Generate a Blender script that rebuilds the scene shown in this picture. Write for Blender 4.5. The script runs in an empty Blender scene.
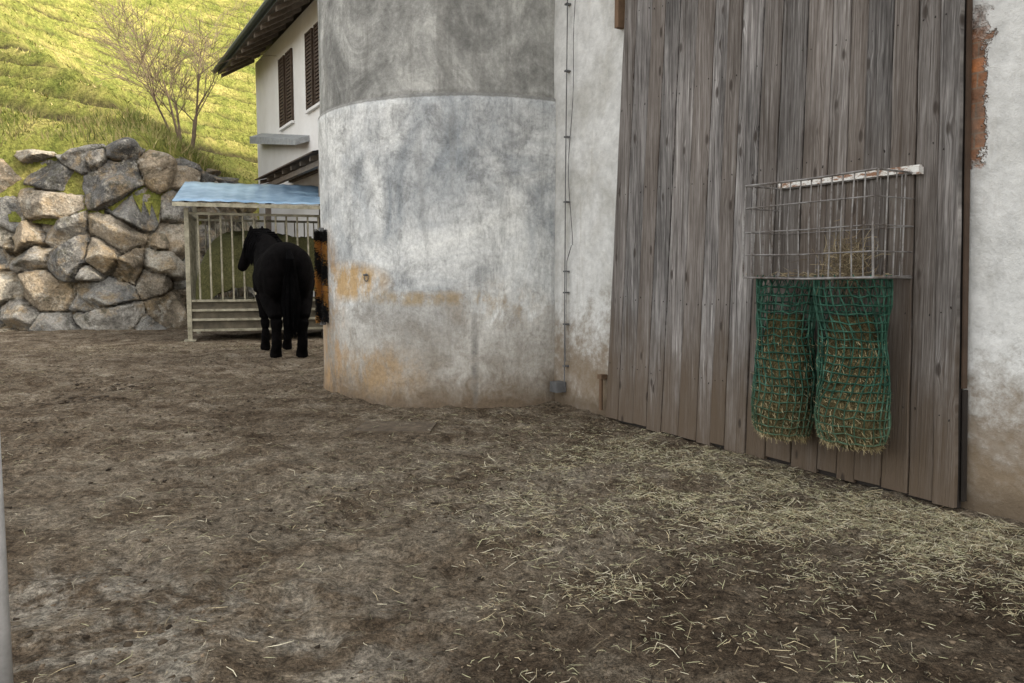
import bpy, math, random
import numpy as np
from mathutils import Vector, Matrix, noise as mn
random.seed(7); rng=np.random.default_rng(7)
scene=bpy.context.scene

# ------------------------------------------------------------ numpy noise
def _hash(ix,iy,seed):
    h=(ix.astype(np.int64)*374761393+iy.astype(np.int64)*668265263+seed*1442695041)&0x7fffffff
    h=((h^(h>>13))*1274126177)&0x7fffffff
    h=h^(h>>16)
    return (h&0xffff)/65535.0
def vnoise(x,y,seed=0):
    x=np.asarray(x,float); y=np.asarray(y,float)
    ix=np.floor(x); iy=np.floor(y); fx=x-ix; fy=y-iy
    fx=fx*fx*(3-2*fx); fy=fy*fy*(3-2*fy)
    a=_hash(ix,iy,seed);b=_hash(ix+1,iy,seed);c=_hash(ix,iy+1,seed);d=_hash(ix+1,iy+1,seed)
    return (a*(1-fx)+b*fx)*(1-fy)+(c*(1-fx)+d*fx)*fy
def fbm(x,y,oct=4,seed=0):
    s=0;a=.5;t=0
    for i in range(oct):
        s=s+a*vnoise(x*2**i+i*17.3,y*2**i-i*9.1,seed+i); t+=a; a*=.5
    return s/t-0.5

# ------------------------------------------------------------ material helpers
class MT:
    def __init__(s,name,rough=.9,metal=0.0,spec=.3):
        s.m=bpy.data.materials.new(name); s.m.use_nodes=True
        s.nt=s.m.node_tree; s.n=s.nt.nodes; s.l=s.nt.links
        s.b=s.n['Principled BSDF']; s.b.inputs['Roughness'].default_value=rough
        s.b.inputs['Metallic'].default_value=metal
        s.b.inputs['Specular IOR Level'].default_value=spec
        s.tc=s.n.new('ShaderNodeTexCoord'); s.obj=s.tc.outputs['Object']
    def vec(s,scale=(1,1,1),loc=(0,0,0),src=None):
        m=s.n.new('ShaderNodeMapping'); m.inputs['Scale'].default_value=scale; m.inputs['Location'].default_value=loc
        s.l.new(src or s.obj,m.inputs['Vector']); return m.outputs[0]
    def noise(s,scale,detail=6,rough=.6,vec=None,dist=0):
        t=s.n.new('ShaderNodeTexNoise'); t.inputs['Scale'].default_value=scale; t.inputs['Detail'].default_value=min(detail,5)
        t.inputs['Roughness'].default_value=rough; t.inputs['Distortion'].default_value=dist
        s.l.new(vec or s.obj,t.inputs['Vector']); return t.outputs['Fac']
    def voro(s,scale,vec=None,feat='F1'):
        t=s.n.new('ShaderNodeTexVoronoi'); t.feature=feat; t.inputs['Scale'].default_value=scale
        s.l.new(vec or s.obj,t.inputs['Vector']); return t.outputs['Distance']
    def ramp(s,src,stops):
        r=s.n.new('ShaderNodeValToRGB'); e=r.color_ramp.elements
        while len(e)<len(stops): e.new(.5)
        for i,(p,c) in enumerate(stops):
            if not hasattr(c,'__len__'): c=(c,c,c)
            e[i].position=p; e[i].color=(c[0],c[1],c[2],1)
        s.l.new(src,r.inputs[0]); return r.outputs[0]
    def mix(s,f,a,b,mode='MIX'):
        m=s.n.new('ShaderNodeMixRGB'); m.blend_type=mode
        for i,v in ((0,f),(1,a),(2,b)):
            if isinstance(v,bpy.types.NodeSocket): s.l.new(v,m.inputs[i])
            elif i==0: m.inputs[0].default_value=v
            else: m.inputs[i].default_value=(v[0],v[1],v[2],1)
        return m.outputs[0]
    def math(s,op,a,b=0.0,clamp=False):
        m=s.n.new('ShaderNodeMath'); m.operation=op; m.use_clamp=clamp
        for i,v in ((0,a),(1,b)):
            if isinstance(v,bpy.types.NodeSocket): s.l.new(v,m.inputs[i])
            else: m.inputs[i].default_value=v
        return m.outputs[0]
    def sep(s,src=None):
        m=s.n.new('ShaderNodeSeparateXYZ'); s.l.new(src or s.obj,m.inputs[0]); return m.outputs
    def comb(s,x,y,z):
        m=s.n.new('ShaderNodeCombineXYZ')
        for i,v in enumerate((x,y,z)):
            if isinstance(v,bpy.types.NodeSocket): s.l.new(v,m.inputs[i])
            else: m.inputs[i].default_value=v
        return m.outputs[0]
    def blob(s,c,r):
        v=s.n.new('ShaderNodeVectorMath'); v.operation='SUBTRACT'; s.l.new(s.obj,v.inputs[0]); v.inputs[1].default_value=c
        w=s.n.new('ShaderNodeVectorMath'); w.operation='DIVIDE'; s.l.new(v.outputs[0],w.inputs[0]); w.inputs[1].default_value=r
        k=s.n.new('ShaderNodeVectorMath'); k.operation='LENGTH'; s.l.new(w.outputs[0],k.inputs[0])
        return s.math('SUBTRACT',1.0,k.outputs['Value'],True)
    def attr(s,name='Col'):
        a=s.n.new('ShaderNodeAttribute'); a.attribute_name=name; return a
    def bump(s,h,strength=.5,dist=.02):
        b=s.n.new('ShaderNodeBump'); b.inputs['Strength'].default_value=strength; b.inputs['Distance'].default_value=dist
        s.l.new(h,b.inputs['Height']); s.l.new(b.outputs[0],s.b.inputs['Normal'])
    def color(s,c):
        if isinstance(c,bpy.types.NodeSocket): s.l.new(c,s.b.inputs['Base Color'])
        else: s.b.inputs['Base Color'].default_value=(c[0],c[1],c[2],1)
        return s

def simple(name,c,rough=.8,metal=0,var=.35,scale=8,bs=.2,bd=.01):
    t=MT(name,rough,metal); n=t.noise(scale,5,.65)
    t.color(t.ramp(n,[(.3,tuple(x*(1-var) for x in c)),(.7,tuple(min(1,x*(1+var*.6)) for x in c))]))
    t.bump(t.noise(scale*5,3,.7),bs,bd); return t.m

# ------------------------------------------------------------ mesh builder
class MB:
    def __init__(s): s.v=[];s.f=[];s.mi=[];s.col=[]
    def add(s,vs,fs,mi=0,col=None):
        o=len(s.v); s.v.extend([tuple(p) for p in vs]); s.f.extend([tuple(i+o for i in f) for f in fs]); s.mi.extend([mi]*len(fs))
        s.col.extend([col or (1,1,1)]*len(vs))
    def box(s,a,b,mi=0,col=None):
        x0,y0,z0=a;x1,y1,z1=b
        s.add([(x0,y0,z0),(x1,y0,z0),(x1,y1,z0),(x0,y1,z0),(x0,y0,z1),(x1,y0,z1),(x1,y1,z1),(x0,y1,z1)],
              [(0,3,2,1),(4,5,6,7),(0,1,5,4),(1,2,6,5),(2,3,7,6),(3,0,4,7)],mi,col)
    def tube(s,pts,rad,n=6,mi=0,col=None,cap=True):
        pts=[Vector(p) for p in pts]
        if not hasattr(rad,'__len__'): rad=[rad]*len(pts)
        vs=[];fs=[]
        up=Vector((0,0,1))
        for i,p in enumerate(pts):
            d=(pts[min(i+1,len(pts)-1)]-pts[max(i-1,0)]).normalized()
            a=d.cross(up)
            if a.length<.05: a=d.cross(Vector((1,0,0)))
            a.normalize(); b=d.cross(a)
            for k in range(n):
                t=2*math.pi*k/n
                vs.append(p+(a*math.cos(t)+b*math.sin(t))*rad[i])
        for i in range(len(pts)-1):
            for k in range(n):
                k2=(k+1)%n
                fs.append((i*n+k,i*n+k2,(i+1)*n+k2,(i+1)*n+k))
        if cap:
            fs.append(tuple(range(n))[::-1]); fs.append(tuple((len(pts)-1)*n+k for k in range(n)))
        s.add(vs,fs,mi,col)
    def ell(s,c,r,mi=0,nu=16,nv=10):
        vs=[];fs=[]
        for j in range(nv+1):
            ph=math.pi*j/nv
            for i in range(nu):
                th=2*math.pi*i/nu
                vs.append((c[0]+r[0]*math.sin(ph)*math.cos(th),c[1]+r[1]*math.sin(ph)*math.sin(th),c[2]+r[2]*math.cos(ph)))
        for j in range(nv):
            for i in range(nu):
                fs.append((j*nu+i,(j+1)*nu+i,(j+1)*nu+(i+1)%nu,j*nu+(i+1)%nu))
        s.add(vs,fs,mi)
    def obj(s,name,mats,mw=None,parent=None,smooth=False,usecol=False):
        me=bpy.data.meshes.new(name); me.from_pydata(s.v,[],s.f)
        for m in (mats if isinstance(mats,(list,tuple)) else [mats]): me.materials.append(m)
        me.polygons.foreach_set('material_index',s.mi)
        if smooth: me.polygons.foreach_set('use_smooth',[True]*len(me.polygons))
        if usecol:
            ca=me.color_attributes.new('Col','FLOAT_COLOR','POINT')
            arr=np.ones((len(s.v),4)); arr[:,:3]=np.array(s.col); ca.data.foreach_set('color',arr.ravel())
        me.update()
        o=bpy.data.objects.new(name,me); scene.collection.objects.link(o)
        if parent: o.parent=parent
        elif mw is not None: o.matrix_world=mw
        return o
def np_obj(name,V,F,mat,col=None,smooth=True,mw=None,parent=None):
    me=bpy.data.meshes.new(name); V=np.asarray(V,float); F=np.asarray(F,int)
    me.vertices.add(len(V)); me.vertices.foreach_set('co',V.ravel())
    k=F.shape[1]; me.loops.add(F.size); me.loops.foreach_set('vertex_index',F.ravel())
    me.polygons.add(len(F)); me.polygons.foreach_set('loop_start',np.arange(len(F))*k); me.polygons.foreach_set('loop_total',np.full(len(F),k))
    if smooth: me.polygons.foreach_set('use_smooth',np.ones(len(F),bool))
    me.materials.append(mat); me.update(calc_edges=True)
    if col is not None:
        ca=me.color_attributes.new('Col','FLOAT_COLOR','POINT'); a=np.ones((len(V),4)); a[:,:3]=col; ca.data.foreach_set('color',a.ravel())
    me.validate()
    o=bpy.data.objects.new(name,me); scene.collection.objects.link(o)
    if parent: o.parent=parent
    elif mw is not None: o.matrix_world=mw
    return o
def gridfaces(nx,ny):
    i,j=np.meshgrid(np.arange(nx-1),np.arange(ny-1),indexing='ij'); a=(i*ny+j).ravel()
    return np.stack([a,a+ny,a+ny+1,a+1],1)
def empty(name,mw=Matrix.Identity(4)):
    e=bpy.data.objects.new(name,None); scene.collection.objects.link(e); e.matrix_world=mw; e.empty_display_size=.3; return e

ANG=math.atan2(-.8646,.5027)
BF=Matrix.Translation((.815,6.758,0))@Matrix.Rotation(ANG,4,'Z')     # barn frame: x along wall, y into barn
HF=Matrix.Translation((-7.7,24.0,0))@Matrix.Rotation(ANG,4,'Z')      # house frame

# ------------------------------------------------------------ materials
def ground_mat():
    t=MT('dirt_ground',.95,0,.12)
    big=t.noise(.6,5,.66,dist=.7); mid=t.noise(2.4,5,.76,dist=.4); fine=t.noise(22,5,.80)
    c=t.ramp(mid,[(.34,(.088,.063,.040)),(.45,(.165,.126,.086)),(.55,(.245,.198,.142)),(.68,(.35,.300,.228))])
    dark=t.ramp(big,[(.41,1.0),(.56,0.0)])
    c=t.mix(t.math('MULTIPLY',dark,.42),c,(.085,.060,.038))
    b1=t.blob((1.5,2.4,0),(2.2,1.4,3)); f1=t.math('MULTIPLY',t.math('MULTIPLY',b1,2.4,True),t.ramp(mid,[(.35,1.0),(.62,.55)]))
    c=t.mix(t.math('MULTIPLY',f1,.72),c,(.070,.049,.032))
    pn=t.noise(1.7,5,.78,dist=.5)
    b2=t.blob((-1.6,2.5,0),(1.6,1.0,3)); f2=t.math('MULTIPLY',t.math('MULTIPLY',b2,2.2,True),t.ramp(pn,[(.46,0.0),(.57,1.0)]))
    c=t.mix(t.math('MULTIPLY',f2,.7),c,(.40,.365,.30))
    b3=t.blob((-.6,4.3,0),(3.4,1.5,3)); f3=t.math('MULTIPLY',t.math('MULTIPLY',b3,1.8,True),t.ramp(pn,[(.43,0.0),(.59,1.0)]))
    c=t.mix(t.math('MULTIPLY',f3,.5),c,(.32,.278,.212))
    c=t.mix(.8,c,t.ramp(fine,[(.37,.32),(.5,.97),(.63,1.6)]),'MULTIPLY')
    f2n=t.noise(85,2,.7)
    c=t.mix(.65,c,t.ramp(f2n,[(.36,.42),(.5,1.0),(.66,1.55)]),'MULTIPLY')
    t.color(c)
    h=t.math('ADD',t.math('MULTIPLY',fine,.8),t.math('MULTIPLY',t.noise(7,5,.77),1.3))
    t.bump(h,1.0,.075); return t.m
def hill_mat():
    t=MT('hill_grass',.95,0,.1); a=t.attr()
    n=t.noise(.9,5,.7); f=t.noise(9,4,.78)
    c=t.ramp(n,[(.3,(.105,.13,.027)),(.5,(.20,.205,.05)),(.7,(.34,.29,.10))])
    c=t.mix(t.math('MULTIPLY',a.outputs['Fac'],.95),c,(.060,.048,.024))  # brown terrace lines, with the shade of the steps put into the colour
    c=t.mix(.8,c,t.ramp(f,[(.33,.4),(.67,1.6)]),'MULTIPLY'); t.color(c)
    t.bump(f,1.0,.15); return t.m
def vcol_mat(name,rough=.9,scale=6,var=.5,bd=.03,bs=.6):
    t=MT(name,rough,0,.2); a=t.attr()
    n=t.noise(scale,3,.7)
    t.color(t.mix(1.0,a.outputs['Color'],t.ramp(n,[(.3,1-var),(.7,1+var)]),'MULTIPLY'))
    if bs: t.bump(t.noise(scale*3,4,.75),bs,bd)
    return t.m
def rock_mat():
    t=MT('granite_boulders',.9,0,.2); a=t.attr()
    c=a.outputs['Color']
    n=t.noise(1.3,5,.76,dist=.4)
    c=t.mix(1.0,c,t.ramp(n,[(.36,.42),(.5,.95),(.63,1.40)]),'MULTIPLY')
    st=t.ramp(t.noise(1.6,5,.7,t.vec((1,1,1),(9,3,1))),[(.50,0.0),(.62,.65)])
    c=t.mix(st,c,(.33,.24,.13))
    li=t.ramp(t.noise(4,5,.80),[(.54,0.0),(.62,.55)])
    c=t.mix(li,c,(.45,.43,.37))
    mo=t.ramp(t.noise(2.4,5,.78,t.vec((1,1,1),(2,8,4))),[(.55,0.0),(.65,.75)])
    c=t.mix(mo,c,(.08,.075,.05))
    c=t.mix(.75,c,t.ramp(t.noise(22,4,.82),[(.34,.48),(.66,1.5)]),'MULTIPLY')
    t.color(c); t.bump(t.math('ADD',t.noise(3,5,.76),t.math('MULTIPLY',t.noise(18,4,.75),.35)),1.0,.16); return t.m
def silo_mat():
    t=MT('concrete_render',.9,0,.25); x,y,z=t.sep()
    big=t.noise(1.0,5,.66,dist=.8); med=t.noise(4.0,5,.74,dist=.5); fine=t.noise(26,4,.78)
    streak=t.noise(1.0,5,.68,t.vec((6,6,.5)))
    lo=t.ramp(big,[(.32,(.28,.30,.312)),(.44,(.44,.452,.452)),(.54,(.585,.59,.575)),(.68,(.69,.69,.66))])
    lo=t.mix(.8,lo,t.ramp(med,[(.36,.58),(.5,1.0),(.64,1.16)]),'MULTIPLY')
    sc=t.noise(1.0,4,.70,t.vec((20,20,7),(2,1,0)),dist=1.5)
    lo=t.mix(.42,lo,t.ramp(sc,[(.36,.60),(.5,1.0),(.64,1.16)]),'MULTIPLY')
    lo=t.mix(t.ramp(streak,[(.54,0.0),(.66,.5)]),lo,(.26,.262,.255))
    up=t.ramp(t.noise(1.3,5,.74,t.vec((1,1,.8),(4,2,7)),dist=.8),[(.36,(.18,.178,.166)),(.5,(.30,.298,.278)),(.62,(.45,.445,.415))])
    up=t.mix(.7,up,t.ramp(med,[(.35,.62),(.65,1.22)]),'MULTIPLY')
    up=t.mix(t.ramp(streak,[(.50,0.0),(.62,.5)]),up,(.16,.156,.142))
    seamz=t.math('SUBTRACT',t.math('ADD',z,t.math('MULTIPLY',fine,.04)),2.922)
    isup=t.ramp(seamz,[(.0,0.0),(.006,1.0)])
    c=t.mix(isup,lo,up)
    c=t.mix(t.ramp(t.math('ADD',seamz,.03),[(.0,0.0),(.012,.75),(.04,.6),(.085,0.0)]),c,(.14,.132,.115))
    zz=t.math('ADD',z,t.math('MULTIPLY',t.math('SUBTRACT',big,.5),1.3))
    zz=t.math('ADD',zz,t.math('MULTIPLY',t.math('SUBTRACT',med,.5),.5))
    band=t.ramp(zz,[(.0,0.75),(.55,.55),(.95,.33),(1.2,.0)])
    c=t.mix(band,c,(.29,.245,.185))
    base=t.ramp(t.math('ADD',z,t.math('MULTIPLY',t.math('SUBTRACT',med,.5),.6)),[(.0,.95),(.10,.72),(.31,.0)])
    c=t.mix(base,c,(.145,.105,.068))
    sn=t.noise(4,5,.78,t.vec((1,1,.5),(3,1,5)))
    sm=t.ramp(sn,[(.42,0.08),(.58,.95)])
    for cc,rr,colr,k in (((-1.15,-1.2,1.16),(.66,.6,.23),(.47,.28,.08),2.3),((-1.5,-.75,1.3),(.35,.5,.52),(.42,.25,.10),1.9),((-.35,-1.6,1.0),(1.0,.5,.09),(.36,.27,.15),1.7),((-1.5,-.85,.5),(.5,.7,.75),(.40,.25,.12),2.0),((-.9,-1.4,.3),(.9,.5,.35),(.34,.23,.12),1.6),((.35,-1.6,.95),(.6,.4,.30),(.34,.26,.17),1.4)):
        b=t.math('MULTIPLY',t.math('MULTIPLY',t.blob(cc,rr),k,True),sm)
        c=t.mix(t.math('MULTIPLY',b,.82),c,colr)
    b=t.math('MULTIPLY',t.blob((.12,-1.69,.38),(.045,.3,.65)),1.5,True)
    c=t.mix(t.math('MULTIPLY',b,t.ramp(med,[(.38,0.0),(.58,.8)])),c,(.13,.122,.11))
    c=t.mix(.6,c,t.ramp(fine,[(.34,.68),(.66,1.22)]),'MULTIPLY')
    t.color(c)
    t.bump(t.math('ADD',t.math('MULTIPLY',sc,.45),t.math('ADD',med,t.math('MULTIPLY',fine,.3))),.75,.022); return t.m
def plaster_mat():
    t=MT('lime_plaster',.92,0,.2); x,y,z=t.sep()
    n=t.noise(1.4,5,.68,dist=.4); m=t.noise(9,5,.76)
    c=t.ramp(n,[(.34,(.46,.45,.415)),(.52,(.61,.605,.58)),(.70,(.70,.695,.67))])
    c=t.mix(.6,c,t.ramp(m,[(.35,.70),(.62,1.10)]),'MULTIPLY')
    stain=t.ramp(t.noise(1,5,.7,t.vec((5,5,.6))),[(.52,0.0),(.66,.5)])
    c=t.mix(stain,c,(.37,.34,.285))
    zz=t.math('ADD',z,t.math('MULTIPLY',t.math('SUBTRACT',n,.5),1.5))
    zz=t.math('ADD',zz,t.math('MULTIPLY',t.math('SUBTRACT',m,.5),1.5))
    c=t.mix(t.ramp(zz,[(.0,.95),(.38,.78),(.68,.38),(1.0,.0)]),c,(.21,.155,.10))
    c=t.mix(t.ramp(t.math('ADD',z,t.math('MULTIPLY',m,.2)),[(.0,.9),(.14,.6),(.24,0.0)]),c,(.11,.082,.055))
    e=t.math('ADD',x,t.math('MULTIPLY',t.math('SUBTRACT',t.noise(5,5,.75,t.vec((1,1,1),(3,1,2))),.5),.30))
    near=t.ramp(t.math('SUBTRACT',e,3.0),[(.0,1.0),(.085,1.0),(.10,0.0)])
    onr=t.math('GREATER_THAN',x,2.5)
    hi=t.ramp(t.math('DIVIDE',t.math('ADD',z,t.math('MULTIPLY',t.math('SUBTRACT',m,.5),.5)),4.0),[(.44,0.0),(.46,1.0),(.61,1.0),(.65,.0)])
    geo=t.n.new('ShaderNodeTexBrick'); t.l.new(t.comb(x,z,0.0),geo.inputs['Vector'])
    geo.inputs['Scale'].default_value=3.2; geo.inputs['Color1'].default_value=(.46,.17,.06,1); geo.inputs['Color2'].default_value=(.28,.14,.08,1); geo.inputs['Mortar'].default_value=(.29,.21,.15,1); geo.inputs['Mortar Size'].default_value=.025; geo.inputs['Mortar Smooth'].default_value=.9
    mask=t.math('MULTIPLY',t.math('MULTIPLY',near,hi),onr)
    bc=t.mix(.9,geo.outputs['Color'],t.ramp(m,[(.35,.35),(.65,1.35)]),'MULTIPLY')
    bc=t.mix(t.ramp(t.noise(3,4,.7),[(.45,0.0),(.6,.7)]),bc,(.18,.14,.11))
    c=t.mix(mask,c,bc)
    t.color(c)
    t.bump(t.math('SUBTRACT',t.math('ADD',n,t.math('MULTIPLY',m,.5)),t.math('MULTIPLY',mask,.8)),.85,.03); return t.m
def wood_mat():
    t=MT('weathered_planks',.85,0,.2); a=t.attr(); x,y,z=t.sep()
    ar,ag,ab=t.sep(a.outputs['Color'])
    off=t.math('MULTIPLY',ar,37.0)
    kn=t.voro(1.0,t.comb(t.math('MULTIPLY',x,8.0),off,t.math('MULTIPLY',z,3.0)))
    kf=t.ramp(kn,[(.0,1.0),(.28,0.0)])
    gx=t.math('ADD',x,t.math('MULTIPLY',kf,.02))
    g1=t.noise(1.0,5,.74,t.comb(t.math('MULTIPLY',gx,44.0),off,t.math('MULTIPLY',z,1.1)),dist=.5)
    g2=t.noise(1.0,3,.7,t.comb(t.math('MULTIPLY',gx,150.0),off,t.math('MULTIPLY',z,3.0)))
    bl=t.noise(1.0,5,.70,t.comb(t.math('MULTIPLY',x,5.0),off,t.math('MULTIPLY',z,1.1)))
    c=t.ramp(g1,[(.32,(.070,.061,.056)),(.44,(.150,.137,.129)),(.56,(.220,.206,.196)),(.70,(.35,.333,.318))])
    c=t.mix(.85,c,t.ramp(g2,[(.35,.38),(.62,1.34)]),'MULTIPLY')
    c=t.mix(.9,c,t.ramp(bl,[(.34,.50),(.66,1.40)]),'MULTIPLY')
    c=t.mix(1.0,c,t.ramp(ag,[(.0,.64),(1.0,1.26)]),'MULTIPLY')
    c=t.mix(t.math('MULTIPLY',ab,.36),c,(.155,.115,.084))
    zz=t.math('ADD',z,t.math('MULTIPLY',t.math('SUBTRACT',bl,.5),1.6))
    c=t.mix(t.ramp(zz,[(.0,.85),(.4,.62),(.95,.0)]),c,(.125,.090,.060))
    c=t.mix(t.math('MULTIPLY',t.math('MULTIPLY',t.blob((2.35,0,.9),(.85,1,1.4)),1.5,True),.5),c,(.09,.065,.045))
    core=t.ramp(kn,[(.0,1.0),(.09,.85),(.14,0.0)])
    c=t.mix(t.math('MULTIPLY',core,.85),c,(.040,.030,.024))
    t.color(c)
    t.bump(t.math('SUBTRACT',t.math('ADD',g1,t.math('MULTIPLY',g2,.5)),t.math('MULTIPLY',core,.4)),.95,.011); return t.m
def house_mat():
    t=MT('white_house_plaster',.9); n=t.noise(.8,5,.65)
    c=t.ramp(n,[(.3,(.66,.64,.60)),(.7,(.80,.785,.76))]); t.color(c); t.bump(t.noise(12,4,.7),.3,.02); return t.m
def metal_roof():
    t=MT('galvanised_sheet',.42,.5,.5); n=t.noise(2.2,5,.75)
    t.color(t.ramp(n,[(.35,(.12,.21,.31)),(.65,(.26,.38,.50))])); t.bump(t.noise(6,3,.6),.2,.01); return t.m  # blue of the reflected sky painted into the sheet colour
def galv(name,a,b,m=.5):
    t=MT(name,.55,m,.4); n=t.noise(6,5,.75)
    t.color(t.ramp(n,[(.35,a),(.62,b)])); return t.m
def railm():
    t=MT('chipped_white_rail',.6,.1,.4); n=t.noise(14,5,.8,t.vec((1,1,3)))
    t.color(t.ramp(n,[(.44,(.22,.11,.06)),(.52,(.60,.58,.54)),(.7,(.74,.73,.70))])); return t.m
def hay_mat(cols=((.03,.023,.012),(.15,.12,.055),(.38,.31,.16))):
    t=MT('hay_mass',.95,0,.1); n=t.noise(3,5,.75); f=t.noise(1.0,5,.85,t.vec((60,60,25)),dist=2)
    c=t.ramp(f,[(.36,cols[0]),(.5,cols[1]),(.64,cols[2])])
    c=t.mix(.6,c,t.ramp(n,[(.3,.5),(.7,1.3)]),'MULTIPLY'); t.color(c); t.bump(f,1,.03); return t.m
def netm():
    t=MT('green_net_cord',.75,0,.25); n=t.noise(9,4,.75); z=t.sep()[2]
    c=t.ramp(n,[(.34,(.010,.034,.022)),(.5,(.022,.075,.048)),(.62,(.05,.13,.09)),(.72,(.16,.26,.20))])
    t.color(t.mix(t.ramp(z,[(.15,.5),(.6,.0)]),c,(.12,.13,.06))); return t.m
def horse_mat(name,c):
    t=MT(name,.95,0,.04); n=t.noise(10,5,.75)
    t.color(t.ramp(n,[(.35,tuple(x*.5 for x in c)),(.65,tuple(x*1.5 for x in c))]))
    t.bump(t.noise(1.0,4,.8,t.vec((45,45,18))),.9,.02); return t.m

M_ground=ground_mat(); M_hill=hill_mat(); M_rock=rock_mat(); M_silo=silo_mat(); M_pl=plaster_mat(); M_wood=wood_mat()
M_house=house_mat(); M_sheet=metal_roof(); M_galv=galv('galvanised_steel',(.16,.145,.10),(.36,.335,.255)); M_post=galv('post_steel',(.32,.32,.32),(.5,.5,.5))
M_rack=galv('rack_wire',(.075,.055,.042),(.30,.29,.28),.4); M_rail=railm(); M_hay=hay_mat(); M_net=netm()
M_dark=simple('gap_shade_and_nails',(.03,.024,.02),.8); M_brown=simple('brown_shutter',(.07,.045,.03),.7)
M_tile=simple('roof_tiles',(.10,.085,.08),.8); M_fascia=simple('painted_gutter_metal',(.07,.085,.085),.5,.2)
M_soffit=simple('soffit_boards',(.16,.13,.10),.8); M_straw=vcol_mat('straw_blades',.8,20,.3,0,0); M_clod=vcol_mat('clods',.95,30,.5,.01,.8)
M_grass=vcol_mat('grass_blades',.8,2,.4,0,0); M_bark=simple('grey_bark',(.17,.125,.085),.9)
M_coat=horse_mat('black_horse_coat',(.0038,.0033,.0033)); M_hair=horse_mat('black_horse_hair',(.003,.0028,.003))
M_cable=simple('grey_cable',(.12,.12,.12),.6); M_plate=simple('muddy_cover_plate',(.12,.093,.065),.9,0,.5,9,.6,.02)
M_canopy=simple('canopy_sheet',(.30,.31,.31),.7)
M_glass=MT('window_glass',.1,0,.6).color((.03,.035,.04)).m
M_yel=simple('orange_bristle',(.46,.23,.06),.8); M_blk=simple('black_bristle',(.012,.011,.011),.8)
M_pipe=simple('rusty_drain',(.16,.10,.06),.8)

# ------------------------------------------------------------ ground
xs=np.concatenate([np.linspace(-220,-16,24)[:-1],np.arange(-16,-7,.06),np.arange(-7,4.01,.03),np.linspace(4.05,220,34)[1:]])
ys=np.concatenate([np.linspace(-200,0,20)[:-1],np.arange(0,9,.03),np.arange(9,21,.08),np.linspace(21,320,24)])
X,Y=np.meshgrid(xs,ys,indexing='ij')
def gz(X,Y):
    w=np.clip(1-np.abs(Y-9)/40,0,1)
    z=.10*fbm(X*.35,Y*.35,3,3)+.07*fbm(X*1.7,Y*1.7,4,5)+.075*np.clip(fbm(X*5,Y*5,4,9),-.08,.5)+.035*fbm(X*13,Y*13,3,19)
    v=vnoise(X*6.5+3*fbm(X,Y,2,4),Y*6.5,33); m=np.clip((fbm(X*.8,Y*.8,3,37)+.08)*8,0,1)
    z=z-.030*np.clip((v-.60)/.18,0,1)*m
    z=z*w-.016
    d=np.hypot((X+.93)/.50,(Y-6.2)/.36); k=np.clip((d-.8)/.5,0,1)
    return z*k+(1-k)*(-.004)
Z=gz(X,Y)
np_obj('ground',np.stack([X.ravel(),Y.ravel(),Z.ravel()],1),gridfaces(len(xs),len(ys)),M_ground)

# ------------------------------------------------------------ straw, clods
def blades(name,P,L,W,C,mat,zr=.3,zoff=.004,groundf=gz):
    n=len(P); th=rng.uniform(0,2*np.pi,n); tilt=rng.normal(0,zr,n)
    dx=np.cos(th)*L/2; dy=np.sin(th)*L/2; dz=np.sin(tilt)*L/2
    bend=rng.normal(0,.22,n)*L
    z0=groundf(P[:,0],P[:,1])+zoff+np.abs(dz)*.8
    px,py=-np.sin(th),np.cos(th)
    pts=[]
    for k,(s) in enumerate((-1,0,1)):
        bx=px*bend*(1-abs(s)); by=py*bend*(1-abs(s))
        for e in (-1,1):
            ww=W*(1 if s==0 else .6)
            pts.append(np.stack([P[:,0]+dx*s+bx+px*ww*e,P[:,1]+dy*s+by+py*ww*e,z0+dz*s+(.35*np.abs(bend) if s==0 else 0)+e*ww*.5],1))
    V=np.stack(pts,1).reshape(-1,3); o=np.arange(n)[:,None]*6
    F=np.concatenate([o+np.array([[0,1,3,2]]),o+np.array([[2,3,5,4]])],0)
    return np_obj(name,V,F,mat,np.repeat(C,6,axis=0),smooth=False)
def strawcol(n,green=.4):
    a=np.array([.54,.45,.28]);b=np.array([.42,.40,.24]);c=np.array([.19,.14,.085]);d=np.array([.64,.58,.42])
    k=rng.random(n)[:,None]; out=np.where(k<green,b,np.where(k<green+.22,c,np.where(k<green+.42,a,d)))
    return out*rng.uniform(.6,1.1,n)[:,None]
Ps=[]
def clump(n,cx,cy,sx,sy,ang=0,thr=None):
    p=rng.normal(0,1,(n,2))*[sx,sy]; ca,sa=math.cos(ang),math.sin(ang)
    q=np.stack([cx+p[:,0]*ca-p[:,1]*sa,cy+p[:,0]*sa+p[:,1]*ca],1)
    if thr is not None:
        q=q[fbm(q[:,0]*2.6,q[:,1]*2.6,4,31)+rng.normal(0,.15,len(q))>thr]
    Ps.append(q)
clump(20000,1.35,4.65,1.0,.50,ANG,-.03)
clump(26000,1.9,3.85,.95,.45,-.35,-.05)
clump(16000,2.4,3.35,.65,.40,-.5,-.06)
clump(9000,1.0,5.3,.7,.5,ANG,.0)
clump(13000,.8,4.0,1.0,.7,0,.02)
clump(420,.40,3.0,.20,.07,.3,None)
clump(3500,1.3,2.6,.9,.45,0,.04)
n=60000; p=np.stack([rng.uniform(-9,3,n),rng.uniform(1.2,14,n)],1); p=p[fbm(p[:,0]*1.1,p[:,1]*1.1,4,77)+rng.normal(0,.18,len(p))>.07]; Ps.append(p)
clump(1600,-4.9,13.6,1.0,.5,0,None)
P=np.concatenate(Ps)
loc=(P-np.array([.815,6.758]))@np.array([.8646,.5027])
P=P[loc<-.03]; n=len(P)
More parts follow.
